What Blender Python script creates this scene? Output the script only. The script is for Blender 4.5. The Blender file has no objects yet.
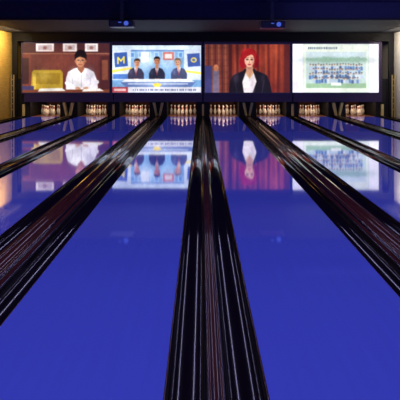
import bpy, bmesh, math, random
import numpy as np
random.seed(3); rng=np.random.default_rng(5)
S=bpy.context.scene
try:
    S.view_settings.view_transform='Standard'; S.view_settings.look='None'
except Exception: pass
H=1.54; D=18.0; F=488.6; K=F/D
LW=.68*H; NW=.33*H; WW=.46*H
PAIR=2*LW+NW+WW

def lin(c):
    out=[]
    for v in c:
        v=v/255.0
        out.append(v/12.92 if v<=.04045 else ((v+.055)/1.055)**2.4)
    return tuple(out)
def mat(name,col,rough=.5,metal=0,emit=None,es=0,coat=0,noise=0,nscale=8,spec=None,bump=0,nstretch=(1,1,1)):
    m=bpy.data.materials.new(name); m.use_nodes=True
    nt=m.node_tree; b=nt.nodes['Principled BSDF']
    c=lin(col)
    b.inputs['Base Color'].default_value=(*c,1)
    b.inputs['Roughness'].default_value=rough
    b.inputs['Metallic'].default_value=metal
    b.inputs['Coat Weight'].default_value=coat
    b.inputs['Coat Roughness'].default_value=.04
    if spec is not None: b.inputs['Specular IOR Level'].default_value=spec
    if emit: 
        b.inputs['Emission Color'].default_value=(*lin(emit),1); b.inputs['Emission Strength'].default_value=es
    if noise or bump:
        tc=nt.nodes.new('ShaderNodeTexCoord'); mp=nt.nodes.new('ShaderNodeMapping'); mp.inputs['Scale'].default_value=nstretch
        n=nt.nodes.new('ShaderNodeTexNoise'); n.inputs['Scale'].default_value=nscale; n.inputs['Detail'].default_value=4
        nt.links.new(tc.outputs['Object'],mp.inputs['Vector']); nt.links.new(mp.outputs['Vector'],n.inputs['Vector'])
        if noise:
            r=nt.nodes.new('ShaderNodeValToRGB')
            r.color_ramp.elements[0].position=.3; r.color_ramp.elements[1].position=.7
            r.color_ramp.elements[0].color=(*[v*(1-noise) for v in c],1)
            r.color_ramp.elements[1].color=(*[min(1,v*(1+noise)) for v in c],1)
            nt.links.new(n.outputs['Fac'],r.inputs['Fac']); nt.links.new(r.outputs['Color'],b.inputs['Base Color'])
        if bump:
            bp=nt.nodes.new('ShaderNodeBump'); bp.inputs['Strength'].default_value=bump; bp.inputs['Distance'].default_value=.002
            nt.links.new(n.outputs['Fac'],bp.inputs['Height']); nt.links.new(bp.outputs['Normal'],b.inputs['Normal'])
    return m

M_lane=mat('lane_blue_self_lit',(80,86,194),.05,emit=(52,62,186),es=.60,coat=1,noise=.05,nscale=3,nstretch=(6,.3,1))  # emission stands in for even blue light falling on the lanes
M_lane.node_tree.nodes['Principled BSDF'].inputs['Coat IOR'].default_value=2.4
M_gut=mat('gutter_black_plastic',(26,16,24),.14,coat=.5,noise=.25,nscale=6,nstretch=(3,.3,3))
M_div=mat('divider_brown',(84,38,34),.18,coat=.6,noise=.25,nscale=8,nstretch=(5,.3,1))
M_divd=mat('divider_dark',(18,13,24),.14,coat=.5)
M_glint=mat('divider_highlight_edge',(120,112,130),.16,metal=.9)  # shiny edge added to put highlights along the gutters
M_app=mat('approach_wood',(120,80,50),.2,noise=.2,nscale=10,nstretch=(8,.5,1))
M_black=mat('black_paint',(10,10,16),.6,noise=.2)
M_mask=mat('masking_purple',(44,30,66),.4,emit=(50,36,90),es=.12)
M_frame=mat('screen_frame',(60,60,86),.35,emit=(70,70,110),es=.15)
M_ceil=mat('ceiling_navy',(42,42,94),.8,noise=.1,nscale=5)
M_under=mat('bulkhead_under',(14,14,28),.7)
M_white=mat('wall_white',(236,228,214),.7,noise=.04)
M_wood=mat('wall_wood_panel',(222,176,84),.5,noise=.15,nscale=4,nstretch=(1,1,6))
M_navy=mat('wall_navy',(40,42,84),.7,noise=.1)
M_cream=mat('cream_plastic',(230,210,140),.4)
M_pin=mat('pin_white',(236,230,220),.25,coat=.5)
M_red=mat('pin_red',(190,25,25),.3)
M_proj=mat('projector_body',(48,50,96),.35)
M_lens=mat('projector_lens',(20,30,120),.05,emit=(90,120,255),es=.6)
M_metal=mat('rail_metal',(200,178,130),.35,metal=.3)
M_deck=mat('pin_deck_wood',(130,84,56),.3,noise=.15)
M_curt=mat('pit_curtain',(80,36,26),.8,noise=.3)

def new_obj(name,bm,mats,parent=None,smooth=False,loc=(0,0,0)):
    me=bpy.data.meshes.new(name); bm.normal_update(); bm.to_mesh(me); bm.free()
    for m in mats: me.materials.append(m)
    if smooth:
        for p in me.polygons: p.use_smooth=True
    o=bpy.data.objects.new(name,me); o.location=loc; S.collection.objects.link(o)
    if parent: o.parent=parent
    return o
def bbox(bm,x0,x1,y0,y1,z0,z1,mi=0,bev=0):
    v=[bm.verts.new((x,y,z)) for x in (x0,x1) for y in (y0,y1) for z in (z0,z1)]
    fs=[]
    for q in ((0,1,3,2),(4,6,7,5),(0,4,5,1),(2,3,7,6),(0,2,6,4),(1,5,7,3)):
        f=bm.faces.new([v[i] for i in q]); f.material_index=mi; fs.append(f)
    if bev:
        es=list({e for f in fs for e in f.edges})
        r=bmesh.ops.bevel(bm,geom=es,offset=bev,segments=2,affect='EDGES',profile=.5)
        for f in r['faces']: f.material_index=mi
def box(name,x0,x1,y0,y1,z0,z1,m,bev=0,parent=None):
    bm=bmesh.new(); bbox(bm,x0,x1,y0,y1,z0,z1,0,bev); bmesh.ops.recalc_face_normals(bm,faces=bm.faces)
    return new_obj(name,bm,[m],parent)
def empty(name):
    e=bpy.data.objects.new(name,None); S.collection.objects.link(e); return e

# ------------------------------------------------ room
XW=7.1; YB=-4; YF=20.9; ZC=3.6
box('floor',-XW,XW,YB,YF,-.25,-.12,M_black)
box('approach_floor',-XW,XW,YB,.3,-.12,0,M_app)
box('wall_left',-XW-.15,-XW,YB,YF,-.25,ZC,M_wood)
box('wall_right',XW,XW+.15,YB,YF,-.25,ZC,M_white)
box('wall_back',-XW,XW,YB-.15,YB,-.25,ZC,M_navy)
box('wall_front',-XW,XW,YF,YF+.15,-.25,ZC,M_black)
box('ceiling',-XW-.15,XW+.15,YB-.15,YF+.15,ZC,ZC+.1,M_ceil)
bm=bmesh.new(); YBK=13.86
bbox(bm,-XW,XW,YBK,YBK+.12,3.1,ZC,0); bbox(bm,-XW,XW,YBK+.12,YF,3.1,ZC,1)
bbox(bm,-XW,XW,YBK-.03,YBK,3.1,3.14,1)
bmesh.ops.recalc_face_normals(bm,faces=bm.faces)
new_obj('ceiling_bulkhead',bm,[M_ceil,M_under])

# ------------------------------------------------ lanes and gutters
def lane(cx):
    bm=bmesh.new()
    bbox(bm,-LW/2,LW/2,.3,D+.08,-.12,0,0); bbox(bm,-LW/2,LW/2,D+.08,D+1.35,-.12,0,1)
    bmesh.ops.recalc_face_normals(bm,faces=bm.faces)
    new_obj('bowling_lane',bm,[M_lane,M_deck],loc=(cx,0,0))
def gutter(cx,W,wide):
    g=.2; half=W/2
    P=[]
    P.append((-half,-.004,1)); P.append((-half+.008,-.004,0))
    n=14
    x0=-half+.008; 
    for i in range(1,n+1):
        a=math.pi*i/n
        P.append((x0+g/2-g/2*math.cos(a),-.006-.085*math.sin(a)**.8 if 0<i<n else -.002,0))
    xd=x0+g
    P[-1]=(xd,.0,2)
    P.append((xd+.004,.014,3)); P.append((xd+.010,.020,1))
    if wide:
        P.append((xd+.05,.020,2)); P.append((xd+.054,.034,3)); P.append((xd+.061,.040,1)); P.append((xd+.10,.040,1))
        P.append((xd+.105,.03,2))
    else:
        P.append((xd+.024,.020,3)); P.append((xd+.030,.012,1))
    Rr=[(-x,z,0) for x,z,m in reversed(P)]
    ms=[p[2] for p in P]
    mats=ms[:-1]+[1]+list(reversed(ms[:-1]))
    pts=[(p[0],p[1]) for p in P]+[(p[0],p[1]) for p in Rr]
    bm=bmesh.new(); ys=[.3,D+.08]
    rows=[[bm.verts.new((x,y,z)) for x,z in pts] for y in ys]
    for i in range(len(pts)-1):
        f=bm.faces.new((rows[0][i],rows[0][i+1],rows[1][i+1],rows[1][i])); f.material_index=mats[i]; f.smooth=True
    b=[[bm.verts.new((x,y,-.12)) for x in (-half,half)] for y in ys]
    bm.faces.new((b[0][0],b[1][0],b[1][1],b[0][1]))
    bm.faces.new((rows[0][0],rows[1][0],b[1][0],b[0][0])); bm.faces.new((rows[0][-1],b[0][1],b[1][1],rows[1][-1]))
    for k in (0,1):
        bm.faces.new(rows[k]+[b[k][1],b[k][0]])
    bmesh.ops.recalc_face_normals(bm,faces=bm.faces)
    new_obj('lane_gutter',bm,[M_gut,M_div,M_divd,M_glint],loc=(cx,0,0))
lanes=[]
for k in range(-4,5):
    cx=k*PAIR/2; wide=(k%2!=0)
    gutter(cx,WW if wide else NW,wide)
for k in range(-4,4):
    a=k*PAIR/2+(WW if k%2 else NW)/2; b=(k+1)*PAIR/2-(WW if (k+1)%2 else NW)/2
    lanes.append((a+b)/2); lane((a+b)/2)
xe=4*PAIR/2+NW/2
box('side_walkway',xe+.002,XW-.022,.3,D-.12,-.12,.0,M_divd); box('side_walkway',-XW+.022,-xe-.002,.3,D-.12,-.12,.0,M_divd)

# ------------------------------------------------ pins
prof=[(0,.0),(.026,.0),(.0285,.01),(.045,.06),(.0605,.114),(.058,.15),(.048,.19),(.034,.225),(.0245,.25),(.0229,.27),(.0235,.29),(.027,.315),(.032,.34),(.0315,.355),(.025,.371),(.012,.379),(0,.381)]
def pin_mesh():
    bm=bmesh.new(); N=14
    for r in range(4):
        for i in range(r+1):
            px=(i-r/2)*.3048; py=r*.264
            rings=[]
            for rad,z in prof:
                if rad==0: rings.append([bm.verts.new((px,py,z))])
                else: rings.append([bm.verts.new((px+rad*math.cos(2*math.pi*j/N),py+rad*math.sin(2*math.pi*j/N),z)) for j in range(N)])
            for q in range(len(rings)-1):
                A,B=rings[q],rings[q+1]
                for j in range(N):
                    j2=(j+1)%N
                    if len(A)==1: f=bm.faces.new((A[0],B[j2],B[j]))
                    elif len(B)==1: f=bm.faces.new((A[j],A[j2],B[0]))
                    else: f=bm.faces.new((A[j],A[j2],B[j2],B[j]))
                    f.smooth=True; f.material_index=1 if q in(8,10) else 0
    bmesh.ops.recalc_face_normals(bm,faces=bm.faces)
    me=bpy.data.meshes.new('bowling_pins'); bm.to_mesh(me); bm.free(); me.materials.append(M_pin); me.materials.append(M_red); return me
pm=pin_mesh()
for cx in lanes:
    o=bpy.data.objects.new('bowling_pins',pm); o.location=(cx,D+.42,0.0); S.collection.objects.link(o)
    L=bpy.data.lights.new('pin_deck_light','AREA'); L.shape='RECTANGLE'; L.size=.9; L.size_y=.12; L.energy=6; L.color=(1,.70,.44)
    lo=bpy.data.objects.new('pin_deck_light',L); lo.location=(cx,D+.16,.62); lo.rotation_euler=(math.radians(40),0,0); S.collection.objects.link(lo)
    box('pit_curtain',cx-LW/2+.01,cx+LW/2-.01,D+1.9,D+1.95,-.12,1.2,M_curt)
# kickbacks / hoods
for k in range(-4,5):
    cx=k*PAIR/2; W=WW if k%2 else NW
    bm=bmesh.new()
    bbox(bm,-W/2+.03,-W/2+.07,D+.1,D+2,-.12,1.4,0); bbox(bm,W/2-.07,W/2-.03,D+.1,D+2,-.12,1.4,0)
    bbox(bm,-W/2+.07,W/2-.07,D+.12,D+.16,-.12,1.4,0)
    if k%2:
        for s in(-1,1):
            vs=[(s*.02,0.045),(s*.09,0.045),(s*.20,.52),(s*.11,.52)]
            a=[bm.verts.new((x,D-.04,z)) for x,z in vs]; b=[bm.verts.new((x,D+.12,z)) for x,z in vs]
            for q in range(4):
                f=bm.faces.new((a[q],a[(q+1)%4],b[(q+1)%4],b[q])); f.material_index=1
            f=bm.faces.new(a); f.material_index=1
            f=bm.faces.new(b); f.material_index=1
    else:
        bbox(bm,-.035,.035,D-.02,D+.12,.03,.46,1,.01)
    bmesh.ops.recalc_face_normals(bm,faces=bm.faces)
    new_obj('kickback_divider',bm,[M_black,M_cream],loc=(cx,0,0))

# ------------------------------------------------ screens: procedural per-vertex picture
class Pic:
    def __init__(s,x0,x1,y0,y1,n=4):
        s.x0,s.x1,s.y0,s.y1=x0,x1,y0,y1; s.n=n
        s.nx=int((x1-x0)*n)+1; s.ny=int((y1-y0)*n)+1
        s.X,s.Y=np.meshgrid(np.linspace(x0,x1,s.nx),np.linspace(y0,y1,s.ny))
        s.C=np.zeros((s.ny,s.nx,3)); s.e=.35
    def put(s,m,c,a=1):
        m=(np.clip(m,0,1)*a)[...,None]; s.C=s.C*(1-m)+np.array(c,float)*m
    def glow(s,cx,cy,rx,ry,c,a):
        m=np.exp(-(((s.X-cx)/rx)**2+((s.Y-cy)/ry)**2)); s.put(m,c,a)
    def rect(s,x0,x1,y0,y1,c,a=1):
        d=np.minimum.reduce([s.X-x0,x1-s.X,s.Y-y0,y1-s.Y]); s.put(d/s.e+.5,c,a)
    def ell(s,cx,cy,rx,ry,c,a=1,rot=0):
        t=math.radians(rot); u=(s.X-cx)*math.cos(t)+(s.Y-cy)*math.sin(t); v=-(s.X-cx)*math.sin(t)+(s.Y-cy)*math.cos(t)
        d=(1-np.sqrt((u/rx)**2+(v/ry)**2))*min(rx,ry); s.put(d/s.e+.5,c,a)
    def line(s,x0,y0,x1,y1,w,c,a=1):
        dx,dy=x1-x0,y1-y0; t=np.clip(((s.X-x0)*dx+(s.Y-y0)*dy)/(dx*dx+dy*dy+1e-9),0,1)
        d=w/2-np.hypot(s.X-x0-t*dx,s.Y-y0-t*dy); s.put(d/s.e+.5,c,a)
    def poly(s,pts,c,a=1):
        ins=np.zeros(s.X.shape,bool); dist=np.full(s.X.shape,1e9)
        for i in range(len(pts)):
            (xa,ya),(xb,yb)=pts[i],pts[(i+1)%len(pts)]
            if ya!=yb:
                cnd=((ya>s.Y)!=(yb>s.Y))&(s.X<(xb-xa)*(s.Y-ya)/(yb-ya)+xa); ins^=cnd
            dx,dy=xb-xa,yb-ya; t=np.clip(((s.X-xa)*dx+(s.Y-ya)*dy)/(dx*dx+dy*dy+1e-9),0,1)
            dist=np.minimum(dist,np.hypot(s.X-xa-t*dx,s.Y-ya-t*dy))
        s.put(np.where(ins,dist,-dist)/s.e+.5,c,a)
    def blur(s,sig):
        k=int(3*sig)+1; g=np.exp(-.5*(np.arange(-k,k+1)/sig)**2); g/=g.sum()
        C=s.C
        for ax in(0,1):
            P=np.pad(C,[(k,k) if a==ax else (0,0) for a in range(3)],mode='edge'); o=np.zeros_like(C)
            for i,w in enumerate(g):
                sl=[slice(None)]*3; sl[ax]=slice(i,i+C.shape[ax]); o+=w*P[tuple(sl)]
            C=o
        s.C=C
    def finish(s,k=1):
        for f,a in((14,.10),(3.5,.05),(1.4,.06)):
            m=rng.random((int((s.y1-s.y0)/f)+3,int((s.x1-s.x0)/f)+3))-.5
            u=(s.X-s.x0)/f; v=(s.Y-s.y0)/f; i=u.astype(int); j=v.astype(int); fu=u-i; fv=v-j
            fu=fu*fu*(3-2*fu); fv=fv*fv*(3-2*fv)
            n=(m[j,i]*(1-fu)+m[j,i+1]*fu)*(1-fv)+(m[j+1,i]*(1-fu)+m[j+1,i+1]*fu)*fv
            s.C*=(1+2*a*k*n)[...,None]
        s.blur(s.n*.33)
        s.C=np.clip(s.C,0,255)

def pic1():
    p=Pic(22.5,109.5,43.5,92.5)
    p.rect(0,400,0,400,(96,46,44))
    for x in range(22,112,7): p.line(x,40,x,100,.5,(66,28,28),.7)
    p.rect(0,400,40,53,(72,36,40)); p.rect(0,400,53,54.2,(140,90,70))
    for a,b in((36,54),(63,77),(85,98)):
        p.rect(a,b,43.5,51.5,(236,226,222)); p.rect(a+2,b-2,45,50.2,(190,172,176)); p.ell((a+b)/2,47.8,2.0,1.7,(140,100,90))
    p.rect(22,31,54,90,(112,54,44)); p.rect(22,29,58,84,(60,30,34))
    p.glow(58,62,16,12,(150,80,60),.5)
    p.poly([(32,72),(34,70),(61,70),(63,73),(63,91),(31,91)],(176,142,44))
    p.poly([(36,73),(60,73),(60,84),(36,84)],(150,116,34)); p.rect(33,36,74,90,(200,168,70)); p.line(48,73,48,84,.6,(120,90,26))
    p.glow(44,76,7,5,(206,176,80),.6)
    p.rect(100,110,56,92,(72,34,36)); p.rect(102,108,60,80,(120,66,50))
    p.poly([(66,90),(66,79),(68,72),(74,68.5),(80,67),(88,68.5),(94,72),(97,80),(98,88),(96,90)],(232,226,232))
    p.glow(90,76,4,7,(196,190,208),.7); p.glow(74,76,4,6,(255,252,250),.8)
    p.poly([(78,66),(84,66),(84.5,70),(81.5,74),(77.5,70)],(150,92,68))
    p.line(81.5,73,81.5,87,.6,(170,168,185)); p.line(72,76,73,86,.8,(190,186,200)); p.line(91,76,90,86,.8,(180,176,194))
    p.poly([(77.5,69),(81.5,74),(79,76),(75,70)],(255,252,252)); p.poly([(84.5,69),(81.5,74),(85,76),(87.5,70)],(245,240,246))
    p.ell(80.5,60.3,4.9,6.8,(186,126,94)); p.glow(78.5,61,2.0,3.4,(216,160,126),.7); p.glow(84.6,62,1.4,5,(124,74,56),.6)
    p.ell(75.6,61,.9,1.6,(176,112,84)); p.ell(85.6,61,.9,1.6,(150,92,70))
    p.poly([(75.0,60.5),(74.6,55),(77,50.8),(81,49.6),(85,51),(86.8,55),(86.3,60.5),(85,58.2),(80,56.6),(76.3,58.2)],(18,12,16))
    p.ell(78.5,60.2,1.0,.6,(40,24,24)); p.ell(82.7,60.2,1.0,.6,(40,24,24)); p.line(80.6,60.4,80.3,62.6,.6,(150,88,66)); p.line(78.9,64.6,82.2,64.6,.8,(140,56,52))
    p.line(67,83,76,88.5,4,(236,232,236)); p.line(97,82,88,88.5,4,(222,216,226))
    for s,x in((1,76),(-1,88)):
        p.ell(x+s*1.5,88.2,2.2,1.4,(206,150,118))
        for q in range(4): p.line(x+s*2.5,87.5+q*.5,x+s*4.6,87.8+q*.55,.45,(196,138,106))
    p.rect(0,400,89.5,400,(110,56,38)); p.poly([(40,88.5),(62,88),(66,91),(38,91.5)],(228,222,214)); p.poly([(84,89),(100,88.5),(104,91),(82,91.5)],(230,226,220)); p.rect(22,34,86,90,(60,52,90))
    return p
def pic2():
    p=Pic(112.5,201,45.5,92.5)
    p.rect(0,400,0,400,(120,166,214))
    p.rect(112,202,45,50,(210,226,244)); p.rect(112,202,50,51,(80,110,175))
    for x in range(114,202,8): p.rect(x,x+5,52,58,(170,204,236)); p.rect(x+1,x+4,53,57,(90,140,206))
    p.glow(146,60,9,9,(224,236,248),.8); p.glow(168,60,8,9,(214,230,246),.7)
    p.rect(112,131,50,80,(216,226,240)); p.poly([(114,53),(127,52),(128,66),(115,67.5)],(60,90,164))
    for a in((118,63.5,118,57.5),(118,57.5,121,61),(121,61,124,57),(124,57,124,63)): p.line(*a,1.3,(250,222,80))
    p.poly([(112,70),(132,67),(132,69),(112,73)],(244,216,96)); p.rect(113,130,74,79,(80,120,194))
    p.rect(184,201,50,80,(210,222,240)); p.poly([(187,54),(199.5,53),(200.5,66),(188,67)],(66,90,164)); p.ell(193.7,60,3,2.6,(236,214,100)); p.ell(193.7,60,1.7,1.3,(90,110,170))
    p.poly([(184,70),(201,72),(201,74.5),(184,72)],(244,216,96))
    p.rect(141,149,52,62,(232,238,250)); p.rect(163,174,52,60,(206,120,114)); p.rect(165,172,54,58.5,(244,232,230))
    for cx,cy,sk,sh,hr,lean in((136,63,(212,150,116),(56,52,74),(70,46,34),1.2),(157,61,(186,122,90),(40,42,62),(24,18,20),0),(179,62.5,(216,160,128),(66,72,104),(120,96,74),-1.4)):
        p.poly([(cx-8,81),(cx-8,73.5),(cx-5.5,69),(cx-1.5,67.4),(cx+1.5,67.4),(cx+5.5,69),(cx+8,73.5),(cx+8,81)],sh)
        p.glow(cx-5,72,2,3,tuple(v*1.5 for v in sh),.7)
        p.poly([(cx-1.8,67.4),(cx+1.8,67.4),(cx,75)],(244,244,250)); p.line(cx,68.5,cx,75,.8,(150,50,56))
        h=cx+lean
        p.ell((cx+h)/2,66.6,1.6,2.4,sk); p.ell(h,cy,2.8,3.9,sk,rot=lean*4); p.glow(h+2-lean,cy+1,1,3,tuple(v*.7 for v in sk),.6)
        p.poly([(h-3,cy-.5),(h-3,cy-3),(h-1.5,cy-4.5),(h+1.5,cy-4.5),(h+3,cy-3),(h+3,cy-.5),(h+2,cy-2.2),(h-2,cy-2.2)],hr)
        p.ell(h-1.1,cy-.3,.45,.3,(40,24,24)); p.ell(h+1.1,cy-.3,.45,.3,(40,24,24)); p.line(h-1,cy+2,h+1,cy+2,.4,(140,60,56))
        p.line(cx-7,76,cx-2,79,2,sh); p.line(cx+7,76,cx+2,79,2,sh); p.ell(cx-1.3,79.3,1.3,.8,sk); p.ell(cx+1.3,79.3,1.3,.8,sk)
    p.poly([(126,79),(190,79),(196,83),(120,83)],(236,240,248)); p.poly([(120,82),(196,82),(190,88),(127,88)],(90,114,172))
    p.glow(157,84,20,3,(190,206,236),.7)
    p.rect(128,188,83.5,84.3,(236,240,250)); p.ell(157,85,4,2,(246,216,90))
    p.rect(112,202,87,92.5,(226,226,238)); p.rect(112,128,87,92.5,(176,60,70)); p.rect(114,126,88.6,91,(230,190,190))
    x=133
    while x<196:
        w=random.uniform(.5,1.4); p.rect(x,x+w,89,90.8,(90,94,136)); x+=w+random.choice([.5,.6,1.4])
    return p
def pic3():
    p=Pic(205,289.5,44.5,92.5)
    p.rect(0,400,0,400,(112,50,38))
    for i,x in enumerate(np.arange(205,232,3.4)): p.line(x,44,x+.5,93,1.5,(80,36,38) if i%2 else (132,76,58))
    for y in range(48,92,6): p.line(204,y,232,y,.5,(66,32,32),.6)
    p.rect(205,212,66,93,(60,58,110)); p.rect(213,219,70,93,(110,96,120)); p.ell(216,68,2.6,3.5,(180,110,80))
    for i,x in enumerate(np.arange(232,292,2.6)): p.line(x,44,x+math.sin(i)*.8,93,2.0,[(124,44,32),(150,60,40),(92,30,28),(138,50,36)][i%4])
    p.glow(276,52,7,11,(180,84,56),.4); p.glow(238,50,5,8,(60,24,24),.5); p.glow(274,88,12,8,(80,26,30),.5)
    p.rect(229,232,44,93,(66,26,26))
    p.rect(284,290,44,93,(84,32,32))
    p.ell(249,56.5,8.2,8.0,(140,20,26)); p.ell(243,62,3.4,6.5,(150,22,30)); p.ell(255.4,61.5,3.4,6.5,(116,14,22))
    p.glow(246,51,4,2.5,(214,50,50),.7)
    p.poly([(229,94),(230,82),(233,75.5),(240,72),(246,70),(253,70),(260,72),(267,75.5),(270,83),(272,94)],(24,20,30))
    p.glow(236,78,3,5,(66,56,74),.7); p.glow(263,78,2.5,5,(50,42,60),.6)
    p.poly([(245,69),(254,69),(257,80),(252,94),(244,94),(242,80)],(232,222,226)); p.glow(252,86,2,8,(190,176,192),.7)
    p.poly([(246.5,66),(252.5,66),(253.5,73),(249.5,79),(245.5,73)],(206,148,122)); p.glow(249.5,68,3,1.5,(150,96,80),.7)
    p.line(245,70,241,82,2.6,(26,22,30)); p.line(254,70,258,82,2.6,(26,22,30))
    p.ell(249.3,60,4.8,7.0,(226,172,144)); p.glow(247.6,60,2,4,(246,202,176),.7); p.glow(253.3,62,1.4,4,(166,104,84),.6)
    p.poly([(243.5,60),(243,53),(247,50),(252,50),(256,53),(255.6,60),(254,55.5),(251,54.6),(247,56.5),(244.8,59)],(156,26,28))
    p.ell(247.3,59.6,1.3,.7,(46,28,30)); p.ell(251.7,59.6,1.3,.7,(46,28,30)); p.line(246,58,248.6,57.6,.4,(90,30,26)); p.line(250.8,57.6,253.2,58,.4,(90,30,26))
    p.line(249.6,60.4,249.3,63,.6,(180,120,96)); p.ell(249.4,64.6,1.8,.75,(170,50,56))
    p.line(246,72,249.5,78,.4,(220,190,90)); p.line(253,72,249.5,78,.4,(220,190,90))
    p.line(264,80,262,93,.5,(60,54,70)); p.line(235,80,237,93,.5,(60,54,70))
    return p
def pic4():
    p=Pic(292.5,378.5,44,92.5)
    p.rect(0,400,0,400,(232,232,236))
    p.rect(303,369,44,93,(204,216,212)); p.rect(304,368,45,92,(224,232,220))
    p.rect(292,303,44,93,(238,234,248)); p.rect(369,379,44,93,(242,238,248))
    x=308
    while x<336:
        w=random.uniform(.6,1.4); p.rect(x,x+w,47,49.2,(96,110,130)); x+=w+.7
    p.rect(306,366,52,88,(186,206,204)); p.rect(306,366,52,61,(198,214,222)); p.glow(336,60,34,3,(130,164,150),.9)
    for x in range(308,366,5): p.ell(x+random.uniform(-1,1),59.5,3.2,random.uniform(1.5,3),(134,168,146),.7)
    for r,y in enumerate((65,69.4,73.8,78.2)):
        n=20-(r%2)*2-(1 if r==3 else 0)
        for i in range(n):
            x=336+(i-(n-1)/2)*2.7+random.uniform(-.4,.4); yy=y+random.uniform(-.7,.5)
            c=random.choice([(92,124,176),(110,140,190),(206,214,228),(80,104,150),(180,196,216)])
            p.poly([(x-1.25,yy+5.2),(x-1.2,yy+1.9),(x-.5,yy+1.2),(x+.5,yy+1.2),(x+1.2,yy+1.9),(x+1.25,yy+5.2)],c)
            p.ell(x,yy,.75,1.05,random.choice([(200,164,146),(176,136,116),(214,184,168)])); p.ell(x,yy-.7,.78,.5,(84,74,76))
    p.rect(306,366,83.4,88,(150,184,150)); p.rect(331,341,82.6,85.6,(232,236,232))
    return p
def emis(name,strength):
    m=bpy.data.materials.new(name); m.use_nodes=True; nt=m.node_tree
    b=nt.nodes['Principled BSDF']; at=nt.nodes.new('ShaderNodeAttribute'); at.attribute_name='picture'
    b.inputs['Base Color'].default_value=(.01,.01,.01,1); b.inputs['Roughness'].default_value=.6
    nt.links.new(at.outputs['Color'],b.inputs['Emission Color']); b.inputs['Emission Strength'].default_value=strength
    return m
M_scr=emis('lit_screen_picture',1.3)
def wx(px): return (px-201)/K-.0477*H
def wz(py): return H+(75-py)/K
def build_screen(i,p):
    e=empty('projection_screen')
    xa=(i-2)*PAIR+.02; xb=(i-1)*PAIR-.02
    bm=bmesh.new(); z0,z1=wz(102),wz(41.5)
    bbox(bm,xa,xb,D+.0,D+.09,z0,z1,0,.01)
    bmesh.ops.recalc_face_normals(bm,faces=bm.faces)
    new_obj('masking_panel',bm,[M_mask],e)
    X0,X1=wx(p.x0),wx(p.x1); Z1,Z0=wz(p.y0),wz(p.y1)
    bm=bmesh.new(); t=.03
    for a in((X0-t,X1+t,Z1,Z1+t),(X0-t,X1+t,Z0-t,Z0),(X0-t,X0,Z0,Z1),(X1,X1+t,Z0,Z1)): bbox(bm,a[0],a[1],D-.03,D-.001,a[2],a[3],0)
    bmesh.ops.recalc_face_normals(bm,faces=bm.faces); new_obj('bezel',bm,[M_frame],e)
    nx,ny=p.nx,p.ny
    gx=np.linspace(X0,X1,nx); gz=np.linspace(Z1,Z0,ny)
    GX,GZ=np.meshgrid(gx,gz)
    co=np.stack([GX,np.full_like(GX,D-.012),GZ],-1).reshape(-1,3)
    idx=np.arange(nx*ny).reshape(ny,nx)
    q=np.stack([idx[:-1,:-1],idx[1:,:-1],idx[1:,1:],idx[:-1,1:]],-1).reshape(-1,4)
    me=bpy.data.meshes.new('picture'); me.from_pydata(co.tolist(),[],q.tolist())
    c=np.clip(p.C/255,0,1); c=np.where(c<=.04045,c/12.92,((c+.055)/1.055)**2.4)
    col=np.ones((nx*ny,4),np.float32); col[:,:3]=c.reshape(-1,3)
    at=me.color_attributes.new('picture','FLOAT_COLOR','POINT'); at.data.foreach_set('color',col.ravel())
    me.materials.append(M_scr); me.update()
    o=bpy.data.objects.new('picture',me); S.collection.objects.link(o); o.parent=e
for i,fn in enumerate((pic1,pic2,pic3,pic4)):
    p=fn(); p.finish(.6 if i==3 else 1); build_screen(i,p)
box('screen_valance',-XW+.022,XW-.022,D+.1,D+.2,wz(41),3.1,M_black)
# end panels beside the screens
for s in(-1,1):
    e=empty('equipment_side_panel')
    a,b=sorted((s*(2*PAIR+NW/2+.01),s*(XW-.022)))
    box('panel',a,b,D+.12,D+.2,-.12,wz(41),M_black,parent=e)
    bm=bmesh.new()
    for x in(a+.03,b-.07): bbox(bm,x,x+.04,D-.1,D-.06,-.12,1.55,0)
    for z in np.arange(.25,1.5,.22): bbox(bm,a+.03,b-.03,D-.09,D-.06,z,z+.04,0)
    bmesh.ops.recalc_face_normals(bm,faces=bm.faces); new_obj('rack',bm,[M_metal],e)
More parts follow.
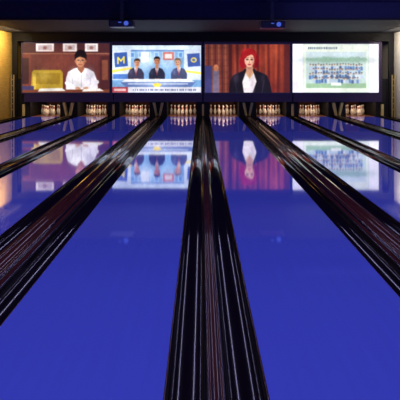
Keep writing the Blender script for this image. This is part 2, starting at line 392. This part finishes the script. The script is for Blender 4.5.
# ------------------------------------------------ projectors
def projector(x,y,zt):
    e=empty('ceiling_projector')
    bm=bmesh.new()
    bbox(bm,x-.33,x+.33,y-.25,y+.22,zt-.26,zt-.07,0,.025); bbox(bm,x-.05,x+.05,y-.05,y+.05,zt-.08,ZC,0); bbox(bm,x-.14,x+.14,y-.1,y+.1,ZC-.03,ZC,0)
    for k in range(5): bbox(bm,x-.30,x-.12,y-.262,y-.25,zt-.23+k*.028,zt-.218+k*.028,0)
    bmesh.ops.recalc_face_normals(bm,faces=bm.faces); new_obj('body',bm,[M_proj],e)
    bm=bmesh.new(); bmesh.ops.create_cone(bm,cap_ends=True,segments=20,radius1=.065,radius2=.055,depth=.06)
    o=new_obj('lens',bm,[M_lens],e,loc=(x+.15,y-.27,zt-.165)); o.rotation_euler=(math.radians(90),0,0)
    o=box('indicator',x-.06,x+.02,y-.268,y-.25,zt-.15,zt-.13,M_lens,parent=e)
projector((122-201)/36.2-.073,13.5,3.11); projector((272-201)/36.2-.073,13.5,3.08)

# ------------------------------------------------ lights
def area(name,loc,rot,sx,sy,e,c):
    L=bpy.data.lights.new(name,'AREA'); L.shape='RECTANGLE'; L.size=sx; L.size_y=sy; L.energy=e; L.color=c
    o=bpy.data.objects.new(name,L); o.location=loc; o.rotation_euler=rot; S.collection.objects.link(o); return o
area('blue_fill_light',(0,-1.5,3.5),(math.radians(25),0,0),12,2.0,165,(.47,.48,1))  # unseen blue fill added behind the camera
for x in (-5,-1.66,1.66,5): area('gutter_streak_light',(x,3.2,3.5),(0,0,0),.12,7,34,(.58,.56,1))  # added out of view so the gutters catch lengthwise streaks
area('bulkhead_fill_light',(4.5,12.6,3.5),(math.radians(80),0,0),4,.2,6,(.45,.45,1))  # added fill that brightens the right of the bulkhead face
area('wall_fill_light',(6.4,16.5,3.05),(0,math.radians(-50),0),.5,1.8,70,(1,.90,.74))  # added fill to brighten the right wall
area('wall_fill_light',(-6.4,16.5,3.05),(0,math.radians(50),0),.5,1.8,75,(1,.82,.50))  # added warm fill to brighten the left wall
w=bpy.data.worlds.new('World'); S.world=w; w.use_nodes=True
w.node_tree.nodes['Background'].inputs[0].default_value=(.01,.01,.03,1)

cam=bpy.data.cameras.new('camera'); co=bpy.data.objects.new('camera',cam); S.collection.objects.link(co)
co.location=(-.0477*H,0,H); co.rotation_euler=(math.radians(90),0,0)
cam.sensor_width=36; cam.lens=F/400*36; cam.shift_x=-1/400; cam.shift_y=-(200-75)/400
S.camera=co
